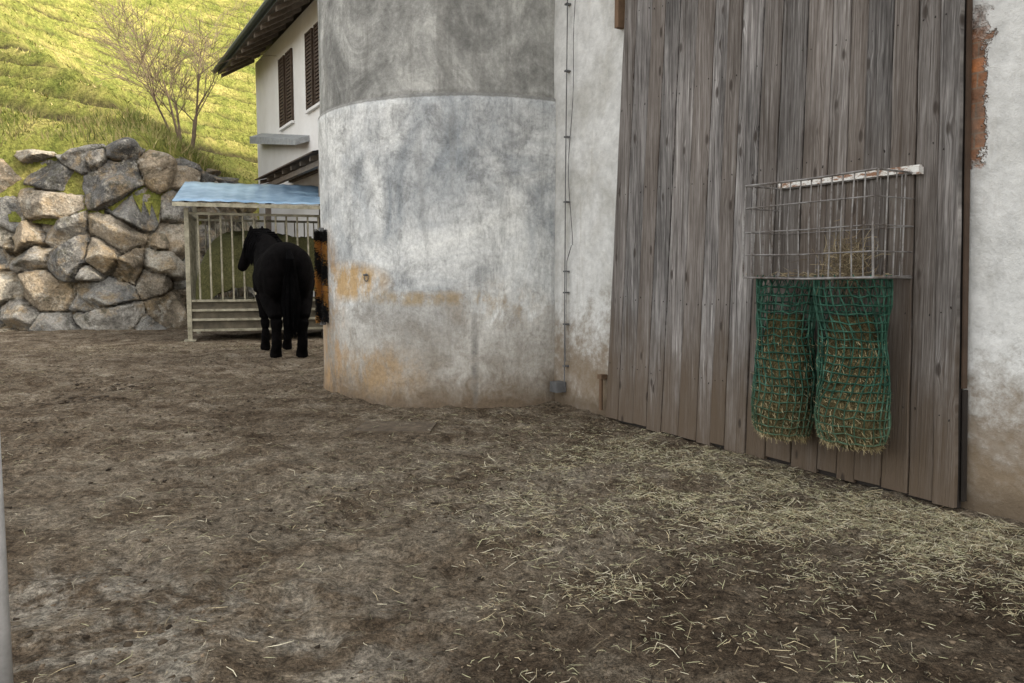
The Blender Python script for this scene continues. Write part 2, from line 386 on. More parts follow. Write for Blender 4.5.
blades('scattered_hay',P,rng.uniform(.010,.045,n)*rng.choice([1,1,1,1.3,2.2],n),rng.uniform(.0006,.0015,n),strawcol(n,.34),M_straw,.22)
def icos():
    import bmesh
    bm=bmesh.new(); bmesh.ops.create_icosphere(bm,subdivisions=1,radius=1); V=np.array([v.co[:] for v in bm.verts]); F=np.array([[v.index for v in f.verts] for f in bm.faces]); bm.free(); return V,F
IV,IF=icos()
def clods(name,P,R,C,mat,flat=.45):
    n=len(P); V=IV[None]*(1+rng.uniform(-.5,.5,(n,len(IV),1)))*R[:,None,None]*np.stack([rng.uniform(.6,1.5,n),rng.uniform(.6,1.5,n),np.full(n,flat)],1)[:,None,:]
    z=gz(P[:,0],P[:,1]); V=V+np.stack([P[:,0],P[:,1],z+R*.1],1)[:,None,:]
    F=(IF[None]+np.arange(n)[:,None,None]*len(IV)).reshape(-1,3)
    return np_obj(name,V.reshape(-1,3),F,mat,np.repeat(C,len(IV),axis=0),smooth=False)
n=50000; p=np.stack([rng.uniform(-8,3.2,n),1.2+rng.random(n)**1.3*13,],1); keep=fbm(p[:,0]*1.5,p[:,1]*1.5,3,55)+rng.normal(0,.12,n)>-.04; p=p[keep]
nb_=len(p)
p=np.concatenate([p,rng.normal(0,1,(260,2))*[.17,.12]+[-4.25,7.6],rng.normal(0,1,(120,2))*[.25,.15]+[-4.3,8.6],rng.normal(0,1,(300,2))*[.35,.2]+[1.1,2.9]])
R=np.minimum(rng.gamma(1.6,.0030,len(p))+.002,.016); R[nb_:nb_+380]*=2.4
loc=(p-np.array([.815,6.758]))@np.array([.8646,.5027]); k=loc<-.05; p=p[k]; R=R[k]; n=len(p)
cb=rng.uniform(.35,1.45,(n,1)); cb[R>.011]*=.6
clods('dirt_clods',p,R,np.array([.14,.105,.071])*cb,M_clod)
mb=MB(); mb.box((-.30,-.2,-.03),(.30,.2,.008)); 
for i in range(7): mb.box((-.27,-.17+i*.052,.008),(.27,-.15+i*.052,.011))
mb.obj('drain_cover',M_plate,Matrix.Translation((-.93,6.2,.0))@Matrix.Rotation(-.05,4,'Z'))

# ------------------------------------------------------------ path of the boulder wall
ctrl=[(-30,17.3),(-20,17.6),(-13,17.8),(-9.6,17.9),(-8.3,18.4),(-7.7,19.6),(-7.9,22),(-8.6,25.5),(-7.5,28.8),(0,31.5),(14,33.5)]
def catmull(c,k=12):
    out=[]; c=[np.array(p,float) for p in c]; c=[2*c[0]-c[1]]+c+[2*c[-1]-c[-2]]
    for i in range(1,len(c)-2):
        for j in range(k):
            t=j/k; a,b,d,e=c[i-1],c[i],c[i+1],c[i+2]
            out.append(.5*((2*b)+(-a+d)*t+(2*a-5*b+4*d-e)*t*t+(-a+3*b-3*d+e)*t**3))
    out.append(c[-2]); return np.array(out)
path=catmull(ctrl)
seg=np.linalg.norm(np.diff(path,axis=0),axis=1); cum=np.concatenate([[0],np.cumsum(seg)])
def pth(s): return np.stack([np.interp(s,cum,path[:,0]),np.interp(s,cum,path[:,1])],-1)
s0=cum[np.argmin(np.abs(path[:80,0]+17))]; s1=cum[np.argmin(np.linalg.norm(path-[-8.6,25.5],axis=1))]+1.5
L=s1-s0; H=5.4; du=.035
us=np.arange(0,L,du); zs=np.arange(-.15,H,du); U,Zw=np.meshgrid(us,zs,indexing='ij')
R2=random.Random(21)
seeds=[]; z=-.1
while z<H+.3:
    rh=R2.uniform(.6,1.05); x=-.5+R2.uniform(0,.5)
    while x<L+.5:
        w=R2.choice([.6,.9,1.2,1.5,1.8]); seeds.append((x+w/2,z+rh/2+R2.uniform(-.25,.25),R2.uniform(-.05,.05)+w*.12))
        if R2.random()<.4: seeds.append((x+w,z+R2.uniform(-.12,.12),-.17))
        x+=w
    z+=rh*.9
S=np.array(seeds); ns=len(S)
Uw=U+.20*fbm(U*2.4,Zw*2.4,4,41); Zq=Zw+.20*fbm(U*2.4+9,Zw*2.4,4,42)
ang=rng.uniform(-.8,.8,ns); ca,sa=np.cos(ang),np.sin(ang)
ddx=Uw[...,None]-S[:,0]; ddz=Zq[...,None]-S[:,1]
rx=(ddx*ca+ddz*sa)*.85; rz=(-ddx*sa+ddz*ca)*1.15
D=(np.abs(rx)**2.0+np.abs(rz)**2.0)**.5-S[:,2]
idx=np.argpartition(D,1,axis=-1)[...,:2]; d2=np.take_along_axis(D,idx,-1); od=np.argsort(d2,-1); idx=np.take_along_axis(idx,od,-1); d2=np.take_along_axis(d2,od,-1)
cell=idx[...,0]; e=d2[...,1]-d2[...,0]
k=6
g=rng.normal(0,.62,(ns,k,2)); cst=rng.uniform(.0,.22,(ns,k))
dx=U-S[cell,0]; dz=Zw-S[cell,1]
pl=np.min(cst[cell]+g[cell][...,0]*dx[...,None]+g[cell][...,1]*dz[...,None],axis=-1)
prof=np.clip(e/.06,0,1); prof=np.sqrt(prof*(2-prof))
out=(.45+rng.uniform(-.12,.12,ns)[cell]+np.maximum(pl,-.38))*prof-.22*(1-prof)+(.10*fbm(U*3,Zw*3,3,63)+.06*fbm(U*9,Zw*9,3,61))*prof
out=np.maximum(out,-.27)
topline=4.0+.16*np.sin(U*.9)+.1*np.sin(U*2.3+1)
zt2=np.where(Zw>topline,topline+.30*(1-np.exp(-(Zw-topline)/.30)),Zw)
bat=-.12*Zw-.12-.9*np.clip(Zw-topline,0,2)
pp=pth(s0+U); t1=pth(s0+U+.15)-pth(s0+U-.15); t1/=np.linalg.norm(t1,axis=-1)[...,None]
nrm=np.stack([t1[...,1],-t1[...,0]],-1)
V=np.stack([pp[...,0]+nrm[...,0]*(out+bat),pp[...,1]+nrm[...,1]*(out+bat),zt2],-1)
pal=np.array([(.32,.305,.275),(.37,.32,.25),(.235,.23,.215),(.40,.365,.30),(.31,.255,.185),(.18,.175,.165),(.42,.395,.35)])
cc=pal[rng.integers(0,len(pal),ns)]*rng.uniform(.75,1.1,(ns,1)); C=cc[cell]*(.2+.8*prof[...,None])  # stone colour darkened towards the joints to deepen their shade
keepcell=(S[:,1]<4.55); kv=(keepcell[cell]&(Zw<topline+1.3)).ravel()
F=gridfaces(len(us),len(zs)); F=F[kv[F].all(1)]
np_obj('boulder_retaining_wall',V.reshape(-1,3),F[:,::-1],M_rock,C.reshape(-1,3),smooth=False)

# ------------------------------------------------------------ hill
hx=np.concatenate([np.linspace(-120,-30,30)[:-1],np.arange(-30,0,.15),np.linspace(0,110,40)])
hy=np.concatenate([np.arange(17.5,46,.10),np.arange(46,90,.5),np.linspace(90,170,20)])
HX,HY=np.meshgrid(hx,hy,indexing='ij')
pathx=np.concatenate([[[-130,16.5]],path[::3],[[14,33.5],[120,38]]])
def sdist(x,y):
    best=np.full(x.shape,1e9)
    for a,b in zip(pathx[:-1],pathx[1:]):
        d=b-a; L2=(d**2).sum()
        if L2<1e-9: continue
        t=np.clip(((x-a[0])*d[0]+(y-a[1])*d[1])/L2,0,1)
        best=np.minimum(best,np.hypot(x-a[0]-t*d[0],y-a[1]-t*d[1]))
    poly=np.concatenate([pathx,[[120,400],[-130,400]]]); ins=np.zeros(x.shape,bool)
    for a,b in zip(poly,np.roll(poly,-1,axis=0)):
        c=((a[1]>y)!=(b[1]>y)); 
        xx=(b[0]-a[0])*(y-a[1])/(b[1]-a[1]+1e-12)+a[0]
        ins^=c&(x<xx)
    return np.where(ins,best,-best)
def hillz(x,y,full=False):
    sd=sdist(x,y); s=np.maximum(sd,0)
    z=3.95+.70*s+.7*fbm(x*.12,y*.12,3,8)*np.clip(s/4,0,1)
    z=np.where(z>38,38+(z-38)*.25,z)
    ph=(z+.16*x)/.60+.55*fbm(x*.2,y*.3,3,12)*2+.30*fbm(x*1.3,y*1.3,3,13)
    fr=ph-np.floor(ph); st=np.where(fr<.62,fr/.62,(1-fr)/.38)
    amp=.50*np.clip((s-.8)/2,0,1)*np.clip(.55+1.0*vnoise(x*.35,y*.6,71),0,1.2)
    z=z-amp*(st-.5)+.16*fbm(x*1.6,y*1.6,4,14)*np.clip(s,0,1)-np.clip(.75-s,0,.75)*3.5
    st=st*np.clip(amp/.25,0,1)
    if full: return z,sd,st
    return z
HZ,SD,ST=hillz(HX,HY,True)
F=gridfaces(len(hx),len(hy)); kv=(SD>.25).ravel(); F=F[kv[F].all(1)]
stc=np.clip((ST-.48)/.25,0,1).ravel()[:,None]*np.ones((1,3))
np_obj('grassy_hill',np.stack([HX.ravel(),HY.ravel(),HZ.ravel()],1),F,M_hill,stc)
n=110000; x=rng.uniform(-27,-5,n); y=18+rng.random(n)**1.1*28
z,sd,st=hillz(x,y,True); kk=(sd>.8)&(rng.random(n)<1.0-2.0*st)&(fbm(x*.8,y*.8,3,91)>-.12); x,y,z,st=x[kk],y[kk],z[kk],st[kk]; n=len(x)
h=rng.uniform(.02,.075,n); w=rng.uniform(.012,.03,n); th=rng.uniform(0,np.pi,n); lx=rng.normal(0,.07,n); ly=rng.normal(-.03,.07,n)
V=np.stack([np.stack([x-np.cos(th)*w,y-np.sin(th)*w,z-.03],1),np.stack([x+np.cos(th)*w,y+np.sin(th)*w,z-.03],1),np.stack([x+lx,y+ly,z+h],1)],1).reshape(-1,3)
gc=np.array([(.18,.21,.045),(.29,.28,.08),(.13,.16,.035),(.41,.34,.16),(.24,.245,.06)])[rng.integers(0,5,n)]*rng.uniform(.65,1.15,(n,1))
np_obj('hillside_grass',V,np.arange(3*n).reshape(-1,3),M_grass,np.repeat(gc,3,axis=0),smooth=False)
n=6000; s=rng.uniform(s0,s1,n); q=pth(s); t1=pth(s+.1)-pth(s-.1); t1/=np.linalg.norm(t1,axis=1)[:,None]; nb=np.stack([-t1[:,1],t1[:,0]],1)
d=rng.uniform(.7,1.8,n); q=q+nb*d[:,None]; kk=fbm(s*1.3,d*0+2,3,22)+rng.normal(0,.1,n)>-.05; q=q[kk]; n=len(q)
z=hillz(q[:,0],q[:,1]); h=rng.uniform(.05,.22,n); lx=rng.normal(0,.12,n); ly=rng.normal(-.08,.1,n)
V=np.stack([np.stack([q[:,0]-.02,q[:,1],z-.15],1),np.stack([q[:,0]+.02,q[:,1],z-.15],1),np.stack([q[:,0]+lx,q[:,1]+ly,z+h],1)],1).reshape(-1,3)
gc=np.array([(.20,.21,.06),(.32,.27,.12),(.12,.14,.035)])[rng.integers(0,3,n)]
np_obj('crest_grass',V,np.arange(3*n).reshape(-1,3),M_grass,np.repeat(gc,3,axis=0),smooth=False)

# ------------------------------------------------------------ bare shrub tree
mb=MB(); R3=random.Random(5)
def branch(p,d,ln,r,dep):
    k=4; pts=[p]; rs=[r]; q=Vector(p); dd=Vector(d)
    for i in range(k):
        dd=(dd+Vector((R3.gauss(0,.11),R3.gauss(0,.11),R3.gauss(.02,.07)))).normalized()
        q=q+dd*ln/k; pts.append(q.copy()); rs.append(r*(1-.5*(i+1)/k))
        if dep>0 and i>=(1 if dep<4 else 2)-1:
            for _ in range(R3.choice([1,1,1,1,2]) if dep>1 else R3.choice([0,1,1])):
                nd=(dd+Vector((R3.gauss(0,.55),R3.gauss(0,.5),R3.gauss(.05,.3)))).normalized()
                branch(q.copy(),nd,ln*R3.uniform(.55,.80),rs[-1]*.62,dep-1)
    mb.tube(pts,[max(.005,a) for a in rs],5 if dep>1 else 3,0,None,False)
tb=Vector((-9.3,22.6,0)); tb.z=float(hillz(np.array([tb.x]),np.array([tb.y]))[0])-.1
for i in range(5):
    a=i*1.1; branch(tb+Vector((math.cos(a)*.18,math.sin(a)*.18,0)),Vector((math.cos(a)*.42-.12,math.sin(a)*.35,1)).normalized(),R3.uniform(1.8,2.4),.042,4)
mb.obj('bare_tree',M_bark)

# ------------------------------------------------------------ silo
NS=160; prof=[(1.683,-.1),(1.69,.0)]
for zz in np.arange(.1,2.9,.1): prof.append((1.683,float(zz)))
prof+= [(1.683,2.90),(1.664,2.915),(1.660,2.93)]
for zz in np.arange(3.0,7.0,.2): prof.append((1.660,float(zz)))
prof+=[(1.664,7.0),(1.80,7.0),(1.80,7.12),(1.0,7.7),(.02,7.95)]
V=[];F=[]
for r,zz in prof:
    for i in range(NS):
        a=2*math.pi*i/NS; rr=r+.006*math.sin(3*a+zz)+.008*float(mn.noise(Vector((math.cos(a)*3,math.sin(a)*3,zz*1.5))))
        V.append((rr*math.cos(a),rr*math.sin(a),zz))
for j in range(len(prof)-1):
    for i in range(NS): F.append((j*NS+i,j*NS+(i+1)%NS,(j+1)*NS+(i+1)%NS,(j+1)*NS+i))
silo=empty('concrete_silo',Matrix.Translation((-.475,9.061,0)))
np_obj('silo_shell',V,F,M_silo,parent=silo)
mb=MB(); a=math.radians(236); cx,cy=1.70*math.cos(a),1.70*math.sin(a)
tv=Vector((-math.sin(a),math.cos(a),0))
pts=[Vector((cx,cy,1.20))+tv*.028*math.cos(t)+Vector((0,0,.036*math.sin(t))) for t in np.linspace(0,2*math.pi,13)]
mb.tube(pts,.005,6); mb.tube([(cx*.97,cy*.97,1.225),(cx*1.02,cy*1.02,1.225)],.010,8); mb.obj('tether_ring',M_cable,parent=silo)

# ------------------------------------------------------------ barn
barn=empty('barn',BF)
def wallgrid(name,x0,x1,z0,z1,y,mat,step=.06,amp=.012,seed=1):
    a=np.arange(x0,x1+step*.5,step); b=np.arange(z0,z1+step*.5,step); A,B=np.meshgrid(a,b,indexing='ij')
    Yv=y+amp*2*fbm(A*1.2,B*1.2,4,seed)
    V=np.stack([A.ravel(),Yv.ravel(),B.ravel()],1)
    return np_obj(name,V,gridfaces(len(a),len(b)),mat,parent=barn)
wallgrid('plaster_wall',-2.2,9,-.1,6.5,.10,M_pl)
mb=MB(); mb.box((-2.2,.16,-.1),(17,.45,6.5)); mb.box((9,.10,-.1),(17,.16,6.5)); mb.box((-2.2,.45,-.1),(-1.9,12,6.5)); mb.box((16.7,.45,-.1),(17,12,6.5)); mb.box((-1.9,11.7,-.1),(16.7,12,6.5))
mb.obj('walls',M_pl,parent=barn)
mb=MB()
mb.add([(-2.8,-.5,6.3),(17.6,-.5,6.3),(17.6,6,10),(-2.8,6,10),(17.6,12.9,6.2),(-2.8,12.9,6.2),(-2.8,-.5,6.15),(17.6,-.5,6.15),(17.6,6,9.8),(-2.8,6,9.8),(17.6,12.9,6.0),(-2.8,12.9,6.0)],
 [(0,1,2,3),(3,2,4,5),(6,9,8,7),(9,11,10,8),(0,6,7,1),(4,10,11,5),(0,3,9,6),(3,5,11,9),(1,7,8,2),(2,8,10,4)])
mb.add([(-2.1,.2,6.45),(-2.1,11.9,6.45),(-2.1,6,9.75)],[(0,1,2)],1); mb.add([(16.9,.2,6.45),(16.9,11.9,6.45),(16.9,6,9.75)],[(0,1,2)],1)
mb.obj('roof',[M_tile,M_wood],parent=barn)
R4=random.Random(11)
mb=MB(); W=3.09; H=4.3
edges=[0.0]
while edges[-1]<W-.12: edges.append(edges[-1]+R4.choice([.12,.14,.16,.17,.19,.21]))
edges=np.array(edges); edges*=W/edges[-1]
def sh(xx,z): return xx+.24*(1-xx/W)*(z/4.0)-.085*(xx/W)**3*(z/2.6)
for a,b in zip(edges[:-1],edges[1:]):
    a2,b2=a+R4.uniform(.002,.0055),b-R4.uniform(.002,.0055); y0=R4.uniform(-.006,.006); zb=R4.uniform(-.035,.0); col=(R4.random(),R4.random(),R4.random()**2)
    tw=R4.uniform(-.004,.004)
    nz=26; vs=[]; fs=[]
    for k in range(nz+1):
        z=zb+(H-zb)*k/nz; w=.0018*math.sin(k*1.7+a*40)
        vs+=[(sh(a2,z)+w,y0+tw+.004,z),(sh(a2,z)+w+.005,y0+tw,z),(sh(b2,z)+w-.005,y0-tw,z),(sh(b2,z)+w,y0-tw+.004,z),(sh(b2,z)+w,.03,z),(sh(a2,z)+w,.03,z)]
    for k in range(nz):
        o=k*6
        for q in range(6): fs.append((o+q,o+(q+1)%6,o+6+(q+1)%6,o+6+q))
    fs.append((5,4,3,2,1,0))
    mb.add(vs,fs,0,col)
    for z in (.45,1.02,1.9,2.6,3.3):
        for xx in (a+.035,b-.035):
            if R4.random()<.75: mb.tube([(sh(xx,z),y0-.003,z+R4.uniform(-.03,.03)),(sh(xx,z),y0+.01,z)],.0035,6,1,(0,0,0))
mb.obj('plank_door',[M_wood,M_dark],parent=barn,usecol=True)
mb=MB()
def sbox(xa,xb,ya,yb,za,zb,mi):
    mb.add([(sh(xa,za),ya,za),(sh(xb,za),ya,za),(sh(xb,za),yb,za),(sh(xa,za),yb,za),(sh(xa,zb),ya,zb),(sh(xb,zb),ya,zb),(sh(xb,zb),yb,zb),(sh(xa,zb),yb,zb)],[(0,3,2,1),(4,5,6,7),(0,1,5,4),(1,2,6,5),(2,3,7,6),(3,0,4,7)],mi)
sbox(.12,W-.01,.034,.075,-.04,4.3,0); sbox(W+.003,W+.014,.05,.085,.0,.60,0); sbox(W+.002,W+.012,.04,.08,.61,4.3,1)  # dark sheet and low strip stand for shade in plank and door gaps
mb.obj('door_backing_gap_shade',[M_dark,M_brown],parent=barn)
mb=MB()
mb.tube([(-.72,.055,.15),(-.72,.055,2.0),(-.70,.055,4),(-.70,.055,6.4)],.006,6)
for z in (.35,.75,1.05,1.25,1.9,2.5,3.1,3.7): mb.box((-.738,.045,z),(-.70,.095,z+.015))
pts=[(-.62+.04*math.sin(z*2.1)+.02*math.sin(z*5),.06,z) for z in np.arange(1.5,6,.12)]; mb.tube(pts,.004,5)
mb.tube([(-.62,.06,1.5),(-.69,.055,1.35),(-.70,.055,.4)],.004,5)
mb.box((-.86,-.02,.10),(-.74,.09,.20),0)
mb.obj('conduit',M_cable,parent=barn)
mb=MB(); 
mb.tube([(-.13,.05,.02),(-.13,.05,.33)],.018,8); mb.box((-.16,.03,.30),(-.10,.095,.34))
mb.box((0.05,.02,3.28),(0.10,.09,3.6)); mb.obj('door_hinge_iron',M_pipe,parent=barn)

# ------------------------------------------------------------ hay rack
mb=MB(); xa,xb,ya,yb,za,zb=1.89,2.80,-.345,-.02,1.20,1.77
r=.0042
def jt(): return random.uniform(-.006,.006)
for i in range(14):
    x=xa+(xb-xa)*i/13
    mb.tube([(x+jt(),ya+jt(),za),(x+jt()*1.5,ya-.01+jt(),(za+zb)/2),(x+jt(),ya,zb)],r if i%13 else .0065,6)
    mb.tube([(x,ya,za),(x,yb,za+.01)],r*.8,5)
    if i%2==0: mb.tube([(x+jt(),yb,za),(x+jt(),yb,zb)],r*.7,5)
for z in (za,1.34,1.48,1.63,zb):
    rr=.0068 if z in (za,zb) else .0046
    mb.tube([(xa,ya-.004,z),((xa+xb)/2,ya-.012,z+jt()-.004),(xb,ya-.004,z)],rr,6)
    for x in (xa,xb): mb.tube([(x,ya,z),(x,yb,z+.0)],rr*.9,6)
    if z in (za,1.48,zb): mb.tube([(xa,yb,z),(xb,yb,z)],rr*.6,5)
for y in (-.26,-.18,-.10):
    for x in (xa,xb): mb.tube([(x+jt()*.4,y,za),(x,y+jt(),zb)],r,5)
    mb.tube([(xa,y,za),(xb,y,za)],r*.8,5)
mb.box((1.87,-.030,1.775),(2.83,-.006,1.812),1); mb.box((2.80,-.05,1.76),(2.84,-.006,1.80),1)
for x in (1.89,2.79): mb.tube([(x,yb,za),(x,-.004,za)],.01,6)
rack=empty('hay_rack',BF)
mb.obj('wire_basket',[M_rack,M_rail],parent=rack)
def tuft(mb,c,rx,ry,rz,n,ln,vert=.7):
    for _ in range(n):
        a=Vector(c)+Vector((random.gauss(0,rx),random.gauss(0,ry),random.gauss(0,rz)))
        d=Vector((random.gauss(0,1),random.gauss(0,.6),random.gauss(-.1,vert))).normalized()*random.uniform(.3,1)*ln
        s=Vector((0,0,.0018)) if abs(d.z)<ln*.4 else Vector((.0018,0,0))
        m=a+d*.5+Vector((random.gauss(0,.01),0,random.gauss(0,.01)))
        k=random.choice([(.20,.15,.09),(.15,.12,.07),(.10,.075,.045),(.32,.26,.16)])
        mb.add([a-s,a+s,m+s,m-s,a+d+s*.5,a+d-s*.5],[(0,1,2,3),(3,2,4,5)],0,k)
mb=MB(); tuft(mb,(2.50,-.17,1.29),.055,.05,.06,600,.13,1.2); tuft(mb,(2.3,-.16,1.215),.2,.07,.006,160,.10,.2); mb.obj('leftover_hay',M_straw,parent=rack,usecol=True)

# ------------------------------------------------------------ hay nets
def net(name,cx,cy,zt,zb,r0,rb,seed):
    e=empty(name,BF); random.seed(seed)
    def surf(a,t,ins=0.0):
        z=zt+(zb-zt)*t
        rr=np.interp(t,[0,.12,.35,.6,.82,.93,.985,1.0],[r0*.97,r0,r0*.90,r0*.94,rb,rb*.97,rb*.80,.03])-ins
        k=float(mn.noise(Vector((math.cos(a)*1.2+seed,math.sin(a)*1.2,t*3)))); k2=float(mn.noise(Vector((math.cos(a)*4+seed,math.sin(a)*4,t*9))))
        dep=np.interp(t,[0,.3,.8,1],[.62,.55,.75,.6])
        rr=max(.012,rr*(1+.10*k+.06*k2)); sway=.015*math.sin(t*3+seed)
        return Vector((cx+sway+rr*math.cos(a),cy-.0+rr*dep*math.sin(a),z+.014*k2))
    na,nt=24,20; mb=MB(); vs=[];fs=[]
    for j in range(nt+1):
        for i in range(na):
            a=2*math.pi*i/na+.22*math.sin(j*.35+seed)+random.uniform(-.025,.025)
            vs.append(surf(a,min(1,max(0,j/nt+random.uniform(-.005,.005)*(0<j<nt)))))
    for j in range(nt):
        for i in range(na): fs.append((j*na+i,(j+1)*na+i,(j+1)*na+(i+1)%na,j*na+(i+1)%na))
    mb.add(vs,fs); o=mb.obj('net_cords',M_net,parent=e)
    w=o.modifiers.new('cords','WIREFRAME'); w.thickness=.0115; w.use_replace=True; w.use_even_offset=False
    mb=MB(); vs=[];fs=[]; nt3=14
    for j in range(nt3+1):
        for i in range(na):
            a=2*math.pi*i/na+.11+.3*math.sin(j*.5+seed*2)+random.uniform(-.04,.04)
            vs.append(surf(a,j/nt3*.7,.016))
    for j in range(nt3):
        for i in range(na): fs.append((j*na+i,(j+1)*na+i,(j+1)*na+(i+1)%na,j*na+(i+1)%na))
    mb.add(vs,fs); o=mb.obj('net_slack_layer',M_net,parent=e)
    w=o.modifiers.new('cords','WIREFRAME'); w.thickness=.007; w.use_replace=True; w.use_even_offset=False
    mb=MB(); vs=[];fs=[]; na2,nt2=40,34
    for j in range(nt2+1):
        for i in range(na2):
            a=2*math.pi*i/na2; t=.22+.765*j/nt2; vs.append(surf(a,t,.022+(.22*max(0,.5-t)))+Vector((random.gauss(0,.004),random.gauss(0,.004),0)))
    for j in range(nt2):
        for i in range(na2): fs.append((j*na2+i,(j+1)*na2+i,(j+1)*na2+(i+1)%na2,j*na2+(i+1)%na2))
    fs.append(tuple(range(na2))); mb.add(vs,fs); mb.obj('packed_hay',M_hay,parent=e,smooth=True)
    mb=MB()
    for _ in range(2800):
        a=random.uniform(0,2*math.pi); t=.98-.65*random.random()**1.8
        p=surf(a,t,.012); d=Vector((random.gauss(0,.5)+.12*math.cos(a),random.gauss(0,.4)+.12*math.sin(a),random.gauss(-.3,.9))).normalized()*random.uniform(.012,.042)
        s=Vector((.0013,0,.0008)); k=random.choice([(.46,.37,.20),(.32,.26,.13),(.54,.46,.28),(.18,.13,.07)])
        mb.add([p-s,p+s,p+d+s*.6,p+d-s*.6],[(0,1,2,3)],0,k)
    mb.obj('hay_wisps',M_straw,parent=e,usecol=True)
    mb=MB()
    for i in range(12):
        a=2*math.pi*i/12; p=surf(a,0.0); mb.tube([p,Vector((p.x+random.uniform(-.02,.02),p.y,1.215))],.004,5)
    mb.obj('tie_cords',M_net,parent=e)
net('hay_net',2.095,-.185,1.19,.185,.215,.205,3)
net('hay_net.001',2.565,-.19,1.19,.225,.225,.222,5)
random.seed(99)

# ------------------------------------------------------------ house
house=empty('white_farmhouse',HF)
mb=MB(); Lh=9.2
ops=[(3.0,4.2,5.25,6.95),(5.6,6.8,5.25,6.95)]
xsn=[0,3.0,4.2,5.6,6.8,Lh]
for a,b in zip(xsn[:-1],xsn[1:]):
    if (a,b) in [(3.0,4.2),(5.6,6.8)]:
        mb.box((a,0,0),(b,.4,5.25)); mb.box((a,0,6.95),(b,.4,7.6))
    else: mb.box((a,0,0),(b,.4,7.6))
mb.box((0,.4,0),(.4,8,7.6)); mb.box((Lh-.4,.4,0),(Lh,8,7.6)); mb.box((.4,7.6,0),(Lh-.4,8,7.6))
mb.add([(0.002,0,7.6),(0.002,8,7.6),(0.002,4,9.9)],[(0,2,1)]); mb.add([(Lh-.002,0,7.6),(Lh-.002,8,7.6),(Lh-.002,4,9.9)],[(0,1,2)])
mb.obj('walls',M_house,parent=house)
mb=MB()
z0=7.42; ov=-.58; oy=-.98
mb.add([(ov,oy,z0),(Lh+.6,oy,z0),(Lh+.6,4,10.3),(ov,4,10.3),(Lh+.6,9,z0),(ov,9,z0)],[(0,1,2,3),(3,2,4,5)],0)
mb.add([(ov,oy,z0-.16),(Lh+.6,oy,z0-.16),(Lh+.6,4,10.14),(ov,4,10.14),(Lh+.6,9,z0-.16),(ov,9,z0-.16)],[(0,3,2,1),(3,5,4,2)],1)
mb.add([(ov,oy,z0),(ov,oy,z0-.16),(Lh+.6,oy,z0-.16),(Lh+.6,oy,z0)],[(0,1,2,3)],2)
mb.add([(ov,oy,z0),(ov,4,10.3),(ov,4,10.14),(ov,oy,z0-.16),(ov,9,z0),(ov,9,z0-.16)],[(0,1,2,3),(1,4,5,2)],2)
for i in range(14):
    x=-.4+i*.75; mb.add([(x,-.92,z0-.28),(x+.1,-.92,z0-.28),(x+.1,-.92,z0-.17),(x,-.92,z0-.17),(x,.05,z0+.30),(x+.1,.05,z0+.30),(x+.1,.05,z0+.41),(x,.05,z0+.41)],[(0,1,2,3),(0,4,5,1),(0,3,7,4),(1,5,6,2)],1)
mb.tube([(ov-.05,oy-.08,z0-.05),(Lh+.6,oy-.08,z0-.05)],.07,8,2)
mb.obj('roof',[M_tile,M_soffit,M_fascia],parent=house)
for wi,(a,b,c,d) in enumerate(ops):
    mb=MB(); mb.box((a+.02,.20,c+.02),(b-.02,.24,d-.02),1)
    for x in (a,(a+b)/2-.03,b-.06): mb.box((x+.003,.13,c+.003),(x+.06,.19,d-.003),0)
    mb.box((a+.06,.135,c+.003),(b-.06,.185,c+.07),0); mb.box((a+.06,.135,d-.07),(b-.06,.185,d-.003),0)
    for x0_,x1_ in ((a-.05,a+.5),(b-.5,b+.05)):
        mb.box((x0_,-.06,c-.05),(x0_+.05,-.004,d+.05),0); mb.box((x1_-.05,-.06,c-.05),(x1_,-.004,d+.05),0)
        z=c
        while z<d: mb.box((x0_+.05,-.05,z),(x1_-.05,-.015,z+.05),0); z+=.085
    mb.box((a-.08,-.08,c-.12),(b+.08,-.004,c-.055),2)
    mb.obj('shuttered_window_'+str(wi+1),[M_brown,M_glass,M_house],parent=house)
mb=MB()
mb.add([(.6,0,5.45),(5.6,0,4.62),(5.6,-.35,4.5),(.6,-.35,5.32),(.6,0,5.22),(5.6,0,4.48),(5.6,-.35,4.36),(.6,-.35,5.12)],[(0,3,2,1),(4,5,6,7),(3,7,6,2),(0,4,7,3),(1,2,6,5)],0)
mb.obj('canopy',[M_canopy],parent=house)
mb=MB()
mb.box((4.0,-.75,3.45),(9.0,-.65,3.56),0); mb.box((4.0,-.12,3.65),(9.0,-.01,3.76),0)
for i in range(7):
    x=4.05+i*.75; mb.add([(x,-.85,3.56),(x+.08,-.85,3.56),(x+.08,-.85,3.66),(x,-.85,3.66),(x,-.02,3.80),(x+.08,-.02,3.80),(x+.08,-.02,3.9),(x,-.02,3.9)],[(0,1,2,3),(0,4,5,1),(0,3,7,4),(1,5,6,2)],0)
mb.add([(3.9,-.95,3.66),(9.1,-.95,3.66),(9.1,0,3.92),(3.9,0,3.92),(3.9,-.95,3.69),(9.1,-.95,3.69),(9.1,0,3.95),(3.9,0,3.95)],[(3,2,1,0),(4,5,6,7),(0,1,5,4),(3,0,4,7)],1)
for x in (4.1,8.8): mb.box((x,-.75,0),(x+.12,-.63,3.45),0)
mb.box((4.6,-.05,0),(5.6,-.004,2.2),0)
mb.obj('porch',[M_soffit,M_brown],parent=house)

